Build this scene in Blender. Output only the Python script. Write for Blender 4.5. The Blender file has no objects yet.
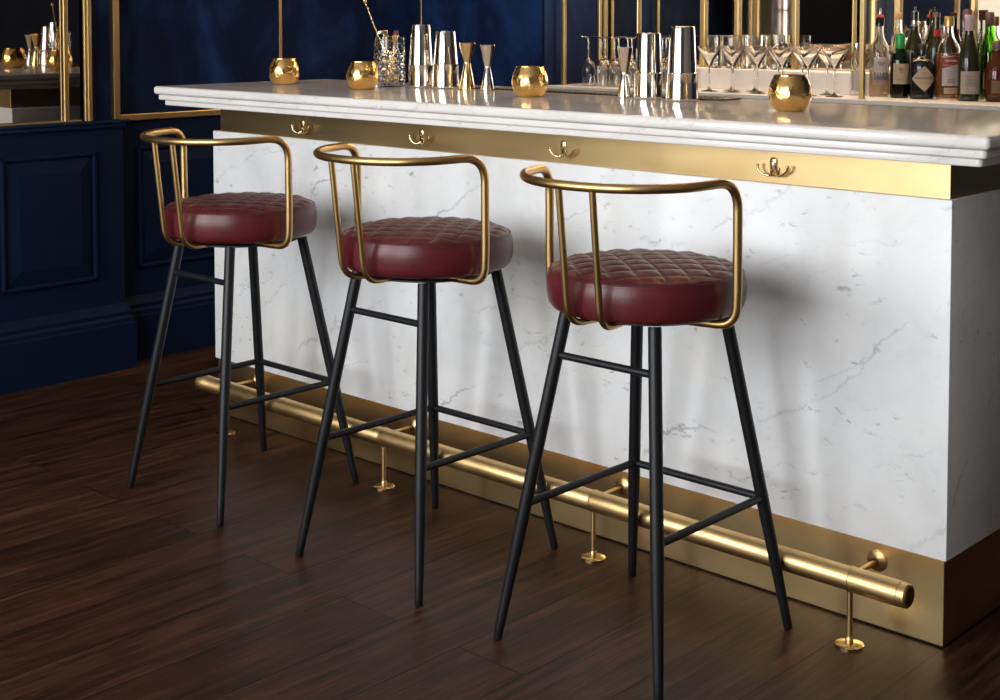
import bpy, bmesh, math, random
from mathutils import Vector, Matrix
from math import sin, cos, pi, radians as R

random.seed(4)
S = bpy.context.scene
COL = S.collection

# ------------------------------------------------------------------ camera, world, light, exposure
cam = bpy.data.cameras.new('camera'); camo = bpy.data.objects.new('camera', cam); COL.objects.link(camo)
camo.location = (1.31808, -2.79010, 1.35)
camo.rotation_euler = (R(90 - 3.012), 0, R(43.134))
cam.sensor_width = 36; cam.lens = 1406.66 / 1000 * 36; cam.shift_y = -0.26034; cam.clip_start = 0.02
S.camera = camo
S.view_settings.view_transform = 'Standard'; S.view_settings.look = 'None'
S.view_settings.gamma = 1; S.view_settings.use_curve_mapping = False
S.view_settings.exposure = 0.0

W = bpy.data.worlds.new('overcast_sky'); S.world = W; W.use_nodes = True
bg = W.node_tree.nodes['Background']; bg.inputs['Color'].default_value = (0.93, 0.96, 1.0, 1); bg.inputs['Strength'].default_value = 13.0

def light(name, loc, rot, sx, sy, power, color=(1, 1, 1), portal=False):
    l = bpy.data.lights.new(name, 'AREA'); l.shape = 'RECTANGLE'; l.size = sx; l.size_y = sy
    l.energy = power; l.color = color
    if portal: l.cycles.is_portal = True
    o = bpy.data.objects.new(name, l); COL.objects.link(o); o.location = loc; o.rotation_euler = rot
    return o

YF = -4.5          # wall with the street windows, behind the camera
XR = 3.4
ZC = 3.1
WIN_F = [(-3.05, -1.38, 0.7, 2.8), (-0.75, 0.75, 0.7, 2.8)]       # in wall_front (x0, x1, z0, z1)
WIN_L = []                                # in wall_left (y0, y1, z0, z1)
for k, (a, b, c, d) in enumerate(WIN_F):
    light('window_portal', ((a+b)/2, YF-0.12, (c+d)/2), (R(90), 0, 0), b-a, d-c, 1, portal=True)
for k, (a, b, c, d) in enumerate(WIN_L):
    light('window_portal', (-3.62, (a+b)/2, (c+d)/2), (R(90), 0, R(-90)), b-a, d-c, 1, portal=True)

# ------------------------------------------------------------------ node helpers
class NT:
    def __init__(s, name):
        s.m = bpy.data.materials.new(name); s.m.use_nodes = True
        s.t = s.m.node_tree; s.b = s.t.nodes['Principled BSDF']
    def n(s, typ, **kw):
        o = s.t.nodes.new(typ)
        for k, v in kw.items():
            if k in o.inputs: o.inputs[k].default_value = v
            else: setattr(o, k, v)
        return o
    def l(s, a, b): s.t.links.new(a, b)
    def set(s, **kw):
        for k, v in kw.items(): s.b.inputs[k.replace('_', ' ')].default_value = v
    def coord(s, scale=(1, 1, 1), rot=(0, 0, 0)):
        tc = s.n('ShaderNodeTexCoord'); mp = s.n('ShaderNodeMapping')
        mp.inputs['Scale'].default_value = scale; mp.inputs['Rotation'].default_value = rot
        s.l(tc.outputs['Object'], mp.inputs['Vector']); return mp.outputs['Vector']
    def noise(s, vec, scale, detail=4, rough=0.5, dist=0):
        o = s.n('ShaderNodeTexNoise'); s.l(vec, o.inputs['Vector'])
        o.inputs['Scale'].default_value = scale; o.inputs['Detail'].default_value = detail
        o.inputs['Roughness'].default_value = rough; o.inputs['Distortion'].default_value = dist
        return o.outputs['Fac']
    def ramp(s, fac, stops):
        o = s.n('ShaderNodeValToRGB'); s.l(fac, o.inputs['Fac']); e = o.color_ramp.elements
        while len(e) < len(stops): e.new(0.5)
        for i, (p, c) in enumerate(stops):
            e[i].position = p; e[i].color = (*c, 1) if len(c) == 3 else c
        return o.outputs['Color']
    def mix(s, fac, a, b, mode='MIX'):
        o = s.n('ShaderNodeMix'); o.data_type = 'RGBA'; o.blend_type = mode
        for v, i in ((fac, 0), (a, 6), (b, 7)):
            if hasattr(v, 'links') or isinstance(v, bpy.types.NodeSocket): s.l(v, o.inputs[i])
            else: o.inputs[i].default_value = v if i == 0 else ((*v, 1) if len(v) == 3 else v)
        return o.outputs[2]
    def bump(s, h, strength, dist=0.01):
        o = s.n('ShaderNodeBump'); s.l(h, o.inputs['Height']); o.inputs['Strength'].default_value = strength
        o.inputs['Distance'].default_value = dist; s.l(o.outputs['Normal'], s.b.inputs['Normal'])

def simple(name, color, rough=0.5, metal=0.0, **kw):
    m = NT(name); m.set(Base_Color=(*color, 1), Roughness=rough, Metallic=metal)
    for k, v in kw.items(): m.b.inputs[k.replace('_', ' ')].default_value = v
    v = m.coord(); f = m.noise(v, 14, 3)
    m.l(m.ramp(f, [(0.3, tuple(c * 0.93 for c in color)), (0.7, tuple(min(1, c * 1.05) for c in color))]), m.b.inputs['Base Color'])
    return m.m

def marble(name, rough, base=(0.80, 0.80, 0.80), vs=1.0, veins=1.0):
    m = NT(name); v = m.coord((1, 1, 1), (0.3, 0.5, 0.2))
    warp = m.n('ShaderNodeTexNoise'); m.l(v, warp.inputs['Vector']); warp.inputs['Scale'].default_value = 3.0 * vs; warp.inputs['Detail'].default_value = 6
    add = m.mix(0.30, v, warp.outputs['Color'], 'ADD'); v0 = m.coord()
    def vein(nrm, freq, width, wob, lo, hi, msc):
        dp = m.n('ShaderNodeVectorMath', operation='DOT_PRODUCT'); m.l(v0, dp.inputs[0]); dp.inputs[1].default_value = nrm
        a1 = m.n('ShaderNodeMath', operation='MULTIPLY_ADD'); m.l(m.noise(v, 2.0 * vs, 2), a1.inputs[0]); a1.inputs[1].default_value = wob; 
        f1 = m.n('ShaderNodeMath', operation='MULTIPLY'); m.l(dp.outputs['Value'], f1.inputs[0]); f1.inputs[1].default_value = freq; m.l(f1.outputs[0], a1.inputs[2])
        a2 = m.n('ShaderNodeMath', operation='MULTIPLY_ADD'); m.l(m.noise(v, 16 * vs, 6, 0.7), a2.inputs[0]); a2.inputs[1].default_value = wob * 0.22; m.l(a1.outputs[0], a2.inputs[2])
        pp = m.n('ShaderNodeMath', operation='PINGPONG'); m.l(a2.outputs[0], pp.inputs[0]); pp.inputs[1].default_value = 0.5
        a = m.ramp(pp.outputs[0], [(0.0, (1, 1, 1)), (width * 0.4, (0.45, 0.45, 0.45)), (width, (0, 0, 0))])
        k = m.ramp(m.noise(v, msc * vs, 5, 0.65), [(lo, (0, 0, 0)), (hi, (1, 1, 1))])
        return m.mix(1.0, a, k, 'MULTIPLY')
    v1 = vein((0.52, 0.78, -0.80), 2.6, 0.016, 0.9, 0.44, 0.62, 4.1)
    v2 = vein((0.30, 0.70, -0.95), 4.3, 0.014, 1.3, 0.49, 0.64, 6.0)
    cloud = m.noise(add, 4.5 * vs, 7, 0.62)
    c = m.ramp(cloud, [(0.30, tuple(x * 0.86 for x in base)), (0.46, tuple(x * 0.955 for x in base)), (0.6, base)])
    och = m.ramp(m.noise(v, 2.6 * vs, 4, 0.6), [(0.52, (0, 0, 0)), (0.72, (0.32, 0.32, 0.32))]); c = m.mix(och, c, (base[0], base[1] * 0.93, base[2] * 0.78))
    vz = m.coord((0.55, 0.55, 1), (0.0, R(28), R(0)))
    sp = m.ramp(m.noise(vz, 44 * vs, 4, 0.65, 0.4), [(0.60, (0, 0, 0)), (0.70, (1, 1, 1))])
    spm = m.ramp(m.noise(v, 7 * vs, 3), [(0.46, (0.08, 0.08, 0.08)), (0.60, (1, 1, 1))])
    sp = m.mix(1.0, sp, spm, 'MULTIPLY')
    g = lambda x: (x * veins,) * 3
    c = m.mix(m.mix(1.0, v1, g(0.70), 'MULTIPLY'), c, (0.26, 0.26, 0.28))
    c = m.mix(m.mix(1.0, v2, g(0.5), 'MULTIPLY'), c, (0.30, 0.30, 0.31))
    c = m.mix(m.mix(1.0, sp, g(0.6), 'MULTIPLY'), c, (0.22, 0.22, 0.24))
    m.l(c, m.b.inputs['Base Color']); m.set(Roughness=rough); m.b.inputs['Specular IOR Level'].default_value = 0.5
    return m.m

def brass(name, c0, c1, rough, streak=(1, 1, 1), bump=0.0, sc=6, patch=True):
    m = NT(name); v = m.coord(streak); f = m.noise(v, sc, 3, 0.5)
    col = m.ramp(f, [(0.25, c0), (0.75, c1)])
    m.l(col, m.b.inputs['Base Color']); m.set(Metallic=1.0)
    r = m.n('ShaderNodeMapRange'); m.l(m.noise(v, sc * 1.3, 2), r.inputs['Value'])
    r.inputs['From Min'].default_value = 0.3; r.inputs['From Max'].default_value = 0.7
    r.inputs['To Min'].default_value = rough * 0.9; r.inputs['To Max'].default_value = rough * 1.12
    m.l(r.outputs['Result'], m.b.inputs['Roughness'])
    if bump: m.bump(m.noise(v, sc, 2), bump, 0.0045)
    return m.m

M = {}
M['marble'] = marble('carrara_marble_cladding', 0.34, (0.87, 0.87, 0.865))
M['marble_top'] = marble('polished_marble_slab', 0.14, (0.86, 0.82, 0.775), 1.0, 0.7)
M['marble_shelf'] = marble('back_bar_marble', 0.25, (0.78, 0.75, 0.71), 0.8, 0.5)
M['brass_sheet'] = brass('brushed_brass_sheet', (0.63, 0.435, 0.195), (0.75, 0.57, 0.295), 0.34, (0.5, 1, 2.2), 0.0, 4)
M['brass_tube'] = brass('satin_brass_tube', (0.56, 0.36, 0.14), (0.64, 0.43, 0.18), 0.33, (1, 1, 1), 0.0, 5)
M['brass_rail'] = brass('worn_brass_rail', (0.68, 0.445, 0.19), (0.84, 0.59, 0.27), 0.38, (1, 1, 1), 0.0, 5)
M['brass_trim'] = brass('aged_brass_trim', (0.55, 0.38, 0.15), (0.72, 0.53, 0.25), 0.36, (1, 1, 0.3), 0.0, 5)
M['gold_hammered'] = brass('beaten_gold', (0.78, 0.47, 0.15), (0.95, 0.64, 0.26), 0.20, (1, 1, 1), 0.9, 42)
M['gold_polished'] = brass('polished_gold', (0.72, 0.52, 0.25), (0.86, 0.66, 0.36), 0.14)
M['steel'] = brass('polished_champagne_steel', (0.80, 0.72, 0.64), (0.90, 0.84, 0.77), 0.10)
M['silver'] = brass('polished_steel', (0.62, 0.60, 0.58), (0.78, 0.76, 0.74), 0.14)
M['leg'] = simple('powder_coated_black_steel', (0.008, 0.0085, 0.010), 0.42, Specular_IOR_Level=0.35)
M['dark_plate'] = simple('black_mounting_steel', (0.012, 0.012, 0.013), 0.5)
M['ceiling'] = simple('off_white_plaster', (0.66, 0.63, 0.58), 0.9)
M['paint'] = simple('navy_satin_paint', (0.0026, 0.0090, 0.030), 0.6, Specular_IOR_Level=0.12)
M['matte_navy'] = simple('matte_navy_plaster', (0.004, 0.009, 0.026), 0.95, Specular_IOR_Level=0.05)
M['dark_wall'] = simple('taupe_plaster', (0.30, 0.275, 0.25), 0.9, Specular_IOR_Level=0.2)
M['black'] = simple('black_rubber', (0.012, 0.010, 0.009), 0.5)

def leather():
    m = NT('oxblood_leather'); v = m.coord(); f = m.noise(v, 9, 6, 0.6)
    m.l(m.ramp(f, [(0.28, (0.060, 0.006, 0.009)), (0.55, (0.098, 0.011, 0.015)), (0.78, (0.125, 0.020, 0.022))]), m.b.inputs['Base Color'])
    vo = m.n('ShaderNodeTexVoronoi'); vo.feature = 'DISTANCE_TO_EDGE'; m.l(v, vo.inputs['Vector']); vo.inputs['Scale'].default_value = 190
    h = m.mix(0.5, vo.outputs['Distance'], m.noise(v, 30, 5), 'ADD')
    m.bump(h, 0.12, 0.002); m.set(Roughness=0.36); m.b.inputs['Specular IOR Level'].default_value = 0.4; m.b.inputs['Coat Weight'].default_value = 0.06; m.b.inputs['Coat Roughness'].default_value = 0.28
    return m.m
M['leather'] = leather()

def velvet():
    m = NT('crushed_navy_velvet'); v = m.coord((1, 1, 0.6)); f = m.noise(v, 3.4, 5, 0.62, 0.7)
    m.l(m.ramp(f, [(0.34, (0.0016, 0.0038, 0.017)), (0.5, (0.0032, 0.0095, 0.040)), (0.70, (0.008, 0.034, 0.115))]), m.b.inputs['Base Color'])
    m.set(Roughness=0.75); m.b.inputs['Sheen Weight'].default_value = 0.14; m.b.inputs['Sheen Tint'].default_value = (0.1, 0.25, 0.7, 1)
    m.b.inputs['Specular IOR Level'].default_value = 0.15
    m.bump(m.noise(v, 60, 3), 0.1, 0.003)
    return m.m
M['velvet'] = velvet()

def floor_mat():
    m = NT('dark_walnut_planks')
    tc = m.n('ShaderNodeTexCoord'); sx = m.n('ShaderNodeSeparateXYZ'); m.l(tc.outputs['Object'], sx.inputs[0])
    cb = m.n('ShaderNodeCombineXYZ'); m.l(sx.outputs['Y'], cb.inputs['X']); m.l(sx.outputs['X'], cb.inputs['Y'])
    br = m.n('ShaderNodeTexBrick'); m.l(cb.outputs[0], br.inputs['Vector'])
    br.offset = 0.37; br.inputs['Color1'].default_value = (0, 0, 0, 1); br.inputs['Color2'].default_value = (1, 1, 1, 1)
    br.inputs['Mortar'].default_value = (0.5, 0.5, 0.5, 1)
    br.inputs['Scale'].default_value = 1; br.inputs['Brick Width'].default_value = 1.9; br.inputs['Row Height'].default_value = 0.19
    br.inputs['Mortar Size'].default_value = 0.0022; br.inputs['Mortar Smooth'].default_value = 0.3; br.inputs['Bias'].default_value = 0
    off = m.mix(1.0, tc.outputs['Object'], m.mix(1.0, br.outputs['Color'], (7, 7, 7), 'MULTIPLY'), 'ADD')
    mp = m.n('ShaderNodeMapping'); m.l(off, mp.inputs['Vector']); mp.inputs['Scale'].default_value = (16, 1.0, 1)
    g = m.noise(mp.outputs[0], 3.4, 9, 0.70, 0.5)
    mp2 = m.n('ShaderNodeMapping'); m.l(off, mp2.inputs['Vector']); mp2.inputs['Scale'].default_value = (3.5, 1.1, 1)
    g2 = m.noise(mp2.outputs[0], 1.6, 4, 0.6, 0.6)
    c = m.ramp(g, [(0.32, (0.009, 0.0034, 0.0018)), (0.5, (0.044, 0.0178, 0.0088)), (0.70, (0.100, 0.043, 0.023))])
    c = m.mix(0.65, c, m.ramp(g2, [(0.3, (0.35, 0.33, 0.33)), (0.7, (1.35, 1.28, 1.2))]), 'MULTIPLY')
    c = m.mix(0.5, c, m.ramp(br.outputs['Color'], [(0.0, (0.62, 0.6, 0.6)), (1.0, (1.3, 1.28, 1.25))]), 'MULTIPLY')
    c = m.mix(br.outputs['Fac'], c, (0.004, 0.002, 0.0015))
    m.l(c, m.b.inputs['Base Color'])
    rr = m.n('ShaderNodeMapRange'); m.l(g, rr.inputs['Value']); rr.inputs['To Min'].default_value = 0.34; rr.inputs['To Max'].default_value = 0.55
    m.l(rr.outputs['Result'], m.b.inputs['Roughness'])
    inv = m.n('ShaderNodeMath', operation='MULTIPLY_ADD'); m.l(br.outputs['Fac'], inv.inputs[0]); inv.inputs[1].default_value = -3.0; m.l(g, inv.inputs[2])
    m.bump(inv.outputs[0], 0.30, 0.0010)
    m.b.inputs['Specular IOR Level'].default_value = 0.19
    return m.m
M['floor'] = floor_mat()

def mirror_mat(name, c, rough):
    m = NT(name); v = m.coord(); f = m.noise(v, 5, 6, 0.7)
    m.l(m.ramp(f, [(0.3, tuple(x * 0.8 for x in c)), (0.6, c)]), m.b.inputs['Base Color'])
    m.set(Metallic=1.0, Roughness=rough); return m.m
M['mirror'] = mirror_mat('smoked_mirror', (0.50, 0.44, 0.38), 0.015)
M['mirror_back'] = mirror_mat('antiqued_mirror', (0.62, 0.56, 0.48), 0.03)

def glass(name, color, rough=0.0, ior=1.45, tr=1.0):
    m = NT(name); v = m.coord(); f = m.noise(v, 5, 2)
    m.l(m.ramp(f, [(0.3, tuple(x * 0.97 for x in color)), (0.7, color)]), m.b.inputs['Base Color'])
    m.set(Roughness=rough, IOR=ior); m.b.inputs['Transmission Weight'].default_value = tr
    return m.m
M['glass'] = glass('clear_glass', (0.98, 0.97, 0.95))
M['glass_cut'] = glass('cut_crystal', (0.97, 0.97, 0.97), 0.02, 1.5)
M['glass_green'] = glass('dark_green_glass', (0.06, 0.16, 0.03), 0.03)
M['glass_lime'] = glass('bright_green_glass', (0.24, 0.58, 0.05), 0.02)
M['glass_black'] = simple('black_bottle_glass', (0.006, 0.007, 0.008), 0.08)
M['glass_olive'] = simple('olive_bottle_glass', (0.016, 0.017, 0.006), 0.09)
M['amber'] = glass('amber_spirit', (0.85, 0.30, 0.06), 0.0, 1.36, 0.8)
M['pale_spirit'] = glass('pale_golden_spirit', (0.95, 0.68, 0.42), 0.0, 1.36, 0.6)
M['label_cream'] = simple('cream_paper', (0.62, 0.50, 0.35), 0.7)
M['label_grey'] = simple('grey_cream_paper', (0.52, 0.46, 0.40), 0.7)
M['label_white'] = simple('white_paper', (0.62, 0.60, 0.58), 0.6)
M['label_blue'] = simple('slate_blue_print', (0.18, 0.20, 0.25), 0.6)
M['label_pink'] = simple('dusty_pink_paper', (0.50, 0.36, 0.33), 0.6)
M['label_red'] = simple('brick_red_print', (0.38, 0.06, 0.035), 0.5)
M['ink'] = simple('dark_ink', (0.04, 0.03, 0.03), 0.6)
M['ink_brown'] = simple('brown_ink', (0.25, 0.16, 0.10), 0.6)
M['cap_gold'] = simple('gold_foil', (0.60, 0.38, 0.13), 0.35, 0.8)
M['cap_lilac'] = simple('lilac_grey_foil', (0.40, 0.31, 0.34), 0.45)
M['cap_brown'] = simple('brown_foil', (0.12, 0.06, 0.05), 0.45)
M['cap_red'] = simple('red_capsule', (0.55, 0.03, 0.02), 0.4)
M['wax_green'] = simple('green_wax', (0.012, 0.26, 0.055), 0.35)
M['cork'] = simple('cork', (0.40, 0.24, 0.12), 0.8)
M['wood_red'] = simple('red_stained_wood', (0.16, 0.03, 0.015), 0.4)
M['white_block'] = simple('white_lacquer', (0.72, 0.69, 0.66), 0.45)
M['navy_cab'] = simple('navy_cabinet_paint', (0.008, 0.014, 0.035), 0.5)
M['window_frame'] = simple('dark_window_frame', (0.05, 0.05, 0.05), 0.5)

# ------------------------------------------------------------------ mesh helpers
def fin(name, bm, mat, parent=None, smooth=None, loc=None):
    bmesh.ops.recalc_face_normals(bm, faces=bm.faces)
    me = bpy.data.meshes.new(name); bm.to_mesh(me); bm.free()
    o = bpy.data.objects.new(name, me); COL.objects.link(o)
    me.materials.append(mat)
    if smooth is not None:
        for p in me.polygons: p.use_smooth = True
        me.set_sharp_from_angle(angle=R(smooth))
    if parent: o.parent = parent
    if loc: o.location = loc
    return o
def box(bm, x0, x1, y0, y1, z0, z1, bev=0, seg=2, mat=None):
    b = bmesh.new(); bmesh.ops.create_cube(b, size=1)
    for v in b.verts: v.co = Vector(((x0+x1)/2 + v.co.x*(x1-x0), (y0+y1)/2 + v.co.y*(y1-y0), (z0+z1)/2 + v.co.z*(z1-z0)))
    if bev: bmesh.ops.bevel(b, geom=b.edges[:], offset=bev, segments=seg, affect='EDGES', profile=0.5)
    merge(bm, b, mat)
def merge(bm, b, mat=None):
    me = bpy.data.meshes.new('tmp'); b.to_mesh(me); b.free()
    if mat is not None: me.transform(mat)
    bm.from_mesh(me); bpy.data.meshes.remove(me)
def frames(pts, closed=False):
    n = len(pts); T = []
    for i in range(n):
        a = pts[i-1] if i > 0 else pts[0]; b = pts[i+1] if i < n-1 else pts[-1]
        T.append((b - a).normalized())
    up = Vector((0, 0, 1)) if abs(T[0].z) < 0.9 else Vector((1, 0, 0))
    N = (up - T[0] * up.dot(T[0])).normalized(); out = []
    for i in range(n):
        N = (N - T[i] * N.dot(T[i])).normalized(); out.append((T[i], N, T[i].cross(N)))
    return out
def tube(bm, pts, r, seg=12, cap=True):
    pts = [Vector(p) for p in pts]; fr = frames(pts); rings = []
    for i, p in enumerate(pts):
        rr = r[i] if isinstance(r, (list, tuple)) else r
        _, N, B = fr[i]
        rings.append([bm.verts.new(p + N * cos(2*pi*k/seg) * rr + B * sin(2*pi*k/seg) * rr) for k in range(seg)])
    for a, b in zip(rings, rings[1:]):
        for k in range(seg): bm.faces.new((a[k], a[(k+1) % seg], b[(k+1) % seg], b[k]))
    if cap: bm.faces.new(rings[0][::-1]); bm.faces.new(rings[-1])
def fillet(pts, rads, n=8):
    pts = [Vector(p) for p in pts]; out = [pts[0]]
    for i in range(1, len(pts)-1):
        r = rads[i-1] if isinstance(rads, (list, tuple)) else rads
        if r <= 0: out.append(pts[i]); continue
        a = (pts[i-1]-pts[i]); b = (pts[i+1]-pts[i]); d = min(r, a.length*0.49, b.length*0.49)
        p0 = pts[i] + a.normalized()*d; p1 = pts[i] + b.normalized()*d
        for k in range(n+1):
            t = k/n; out.append(p0*(1-t)**2 + pts[i]*2*t*(1-t) + p1*t*t)
    out.append(pts[-1]); return out
def lathe(bm, prof, seg=32, center=(0, 0, 0), close=False):
    cx, cy, cz = center; rings = []
    for r, z in prof:
        if r < 1e-6: rings.append([bm.verts.new((cx, cy, cz+z))])
        else: rings.append([bm.verts.new((cx+r*cos(2*pi*k/seg), cy+r*sin(2*pi*k/seg), cz+z)) for k in range(seg)])
    pairs = list(zip(rings, rings[1:]))
    if close: pairs.append((rings[-1], rings[0]))
    for a, b in pairs:
        if len(a) == 1 and len(b) == 1: continue
        for k in range(seg):
            j = (k+1) % seg
            if len(a) == 1: bm.faces.new((a[0], b[j], b[k]))
            elif len(b) == 1: bm.faces.new((a[k], a[j], b[0]))
            else: bm.faces.new((a[k], a[j], b[j], b[k]))
def rod(bm, a, b, r, seg=16): tube(bm, [a, b], r, seg)
def struct(name, bm, mat, parent=None, smooth=None):
    o = fin(name, bm, mat, parent, smooth)
    if not parent: o['kind'] = 'structure'
    return o
def thing(name, label, cat, loc=(0, 0, 0), rotz=0, group=None):
    o = bpy.data.objects.new(name, None); COL.objects.link(o); o.location = loc; o.rotation_euler = (0, 0, rotz)
    o.empty_display_size = 0.05
    return tag(o, label, cat, group)
def tag(o, label, cat, group=None):
    o['label'] = label; o['category'] = cat
    if group: o['group'] = group
    return o
def dup(root, loc, rotz=0, label=None, group=None):
    r = root.copy(); COL.objects.link(r); r.location = loc; r.rotation_euler = (0, 0, rotz)
    if label: r['label'] = label
    if group: r['group'] = group
    for ch in list(root.children):
        c = ch.copy(); COL.objects.link(c); c.parent = r
        for g in list(ch.children):
            d = g.copy(); COL.objects.link(d); d.parent = c
    return r

# ------------------------------------------------------------------ room shell
XL = -3.47; YN = 1.78; XN = -2.70; YB = 2.20
bm = bmesh.new(); box(bm, -3.62, XR+0.1, YF-0.1, YB+0.1, -0.06, 0.0); struct('floor', bm, M['floor'])
bm = bmesh.new(); box(bm, -3.62, XR+0.1, YF-0.1, YB+0.1, ZC, ZC+0.1); struct('ceiling', bm, M['ceiling'])
def wall_with_openings(axis, t0, t1, a0, a1, wins):
    """axis 'y': wall runs along x between a0,a1, thickness t0..t1 in y; axis 'x': runs along y."""
    bm = bmesh.new()
    def seg(u0, u1, z0, z1):
        if u1-u0 < 1e-4 or z1-z0 < 1e-4: return
        if axis == 'y': box(bm, u0, u1, t0, t1, z0, z1)
        else: box(bm, t0, t1, u0, u1, z0, z1)
    u = a0
    for (w0, w1, z0, z1) in sorted(wins):
        seg(u, w0, 0, ZC); seg(w0, w1, 0, z0); seg(w0, w1, z1, ZC); u = w1
    seg(u, a1, 0, ZC); return bm
struct('wall_front', wall_with_openings('y', YF-0.1, YF, -3.62, XR+0.1, WIN_F), M['dark_wall'])
struct('wall_right', wall_with_openings('x', XR, XR+0.1, YF, YB, []), M['dark_wall'])
bm = bmesh.new(); box(bm, -3.62, XR+0.1, YB, YB+0.1, 0, ZC); struct('wall_back', bm, M['navy_cab'])
# left wall: plain navy core, windows towards the street
bm = wall_with_openings('x', XL-0.12, XL-0.03, YF, YN+0.02, WIN_L); struct('wall_left', bm, M['matte_navy'])
# windows: frame and muntins
def window(n, axis, w):
    a0, a1, z0, z1 = w; f = bmesh.new(); t = 0.045
    p = YF-0.06 if axis == 'y' else XL-0.08
    def b(u0, u1, zz0, zz1):
        if axis == 'y': box(f, u0, u1, p-0.025, p+0.025, zz0, zz1, 0.004)
        else: box(f, p-0.025, p+0.025, u0, u1, zz0, zz1, 0.004)
    b(a0, a0+t, z0, z1); b(a1-t, a1, z0, z1); b(a0, a1, z0, z0+t); b(a0, a1, z1-t, z1)
    mid = (a0+a1)/2; b(mid-0.014, mid+0.014, z0, z1)
    for k in (1, 2): zz = z0 + (z1-z0)*k/3; b(a0, a1, zz-0.012, zz+0.012)
    o = struct('window_%d' % n, f, M['window_frame']); return o
k = 1
for w in WIN_F: window(k, 'y', w); k += 1
for w in WIN_L: window(k, 'x', w); k += 1

# velvet lining of the recessed left wall and the nib beside the back bar
VZ0 = 0.968
seams = [0.10, 0.95, YN]
for a, b in zip(seams, seams[1:]):
    bm = bmesh.new(); box(bm, XL-0.03, XL, a+0.006, b-0.006 if b != YN else b, VZ0, ZC, 0.004); struct('trim_1', bm, M['velvet'])
for y in (0.95,):
    bm = bmesh.new(); box(bm, XL-0.02, XL+0.005, y-0.0075, y+0.0075, VZ0, ZC, 0.002); struct('trim_2', bm, M['brass_trim'])
bm = bmesh.new(); box(bm, XL+0.0, XN, YN, YB-0.001, 0, ZC); struct('wall_nib', bm, M['velvet'])
bm = bmesh.new(); box(bm, XL+0.0, XL+0.014, YN-0.012, YN, VZ0, ZC, 0.002); struct('trim_3', bm, M['brass_trim'])
bm = bmesh.new(); box(bm, XN-0.012, XN+0.002, YN-0.004, YN-0.0, 0.97, ZC); struct('trim_4', bm, M['paint'])
# wainscot of the recess
def wainscot(bm, xf, y0, y1, ztop, panels, step):
    """flat board with raised-and-fielded panels facing +x"""
    box(bm, xf-0.03, xf, y0, y1, 0.0, ztop)
    for (a, b, z0, z1) in panels:
        m_ = 0.016
        for (ya, yb, za, zb) in ((a, b, z0, z0+m_), (a, b, z1-m_, z1), (a, a+m_, z0, z1), (b-m_, b, z0, z1)):
            box(bm, xf-0.001, xf+0.014, ya, yb, za, zb, 0.005, 2)
        # fielded centre: bevelled pyramid frustum
        c = bmesh.new(); q = 0.05; x0 = xf+0.0005; x1 = xf+0.012; i = m_+0.004
        lo = [c.verts.new((x0, y, z)) for y, z in ((a+i, z0+i), (b-i, z0+i), (b-i, z1-i), (a+i, z1-i))]
        hi = [c.verts.new((x1, y, z)) for y, z in ((a+i+q, z0+i+q), (b-i-q, z0+i+q), (b-i-q, z1-i-q), (a+i+q, z1-i-q))]
        c.faces.new(hi)
        for k in range(4): c.faces.new((lo[k], lo[(k+1) % 4], hi[(k+1) % 4], hi[k]))
        merge(bm, c)
def base_profile(bm, xf, y0, y1, out=0.03, h=0.23, endcap=None):
    """moulded skirting swept along y; endcap = extra length at y1 for the return"""
    pr = [(0, 0), (out, 0), (out, h-0.055), (out-0.006, h-0.05), (out-0.006, h-0.035), (out-0.014, h-0.025), (out-0.012, h-0.01), (0.008, h+0.012), (0.004, h+0.022), (0, h+0.022)]
    a = [bm.verts.new((xf+x, y0, z)) for x, z in pr]; b = [bm.verts.new((xf+x, y1 + (x if endcap else 0), z)) for x, z in pr]
    for k in range(len(pr)):
        j = (k+1) % len(pr); bm.faces.new((a[k], a[j], b[j], b[k]))
    bm.faces.new(a); bm.faces.new(b[::-1])
bm = bmesh.new(); wainscot(bm, XL+0.0, 0.10, YN, 0.94, [(0.24, 0.92, 0.36, 0.84), (1.02, 1.70, 0.36, 0.84)], 0)
struct('trim_5', bm, M['paint'])
bm = bmesh.new(); base_profile(bm, XL+0.0, 0.10, YN); struct('baseboard_recess', bm, M['paint'])
bm = bmesh.new(); box(bm, XL-0.03, XL+0.018, 0.13, YN, 0.942, 0.968, 0.003); struct('trim_6', bm, M['brass_trim'])
# the projecting pier with panelled base, ledge, mirror and posts
XP = -3.39; PY1 = 0.13
PY0 = -1.9
bm = bmesh.new(); wainscot(bm, XP, PY0, PY1, 0.94, [(-0.372, 0.012, 0.355, 0.842), (-0.92, -0.46, 0.355, 0.842), (-1.5, -1.02, 0.355, 0.842)], 0)
box(bm, XL-0.03, XP-0.002, PY0, PY1, 0, 0.94)
struct('trim_7', bm, M['paint'])
bm = bmesh.new(); base_profile(bm, XP, PY0, PY1, endcap=True)
struct('baseboard_pier', bm, M['paint'])
bm = bmesh.new()
box(bm, XL-0.03, XP+0.03, PY0, PY1+0.02, 0.946, 0.958, 0.003); box(bm, XL-0.03, XP+0.018, PY0, PY1+0.01, 0.928, 0.947, 0.005)
led = NT('glossy_navy_ledge'); led.set(Roughness=0.12); vv = led.coord()
led.l(led.ramp(led.noise(vv, 5), [(0.3, (0.006, 0.014, 0.038)), (0.7, (0.009, 0.02, 0.05))]), led.b.inputs['Base Color'])
struct('trim_8', bm, led.m)
bm = bmesh.new(); box(bm, XL-0.03, XP-0.012, -0.03, 0.112, 0.958, ZC); box(bm, XL-0.03, XL-0.004, PY0, -0.03, 0.958, ZC); struct('trim_9', bm, M['velvet'])
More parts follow.
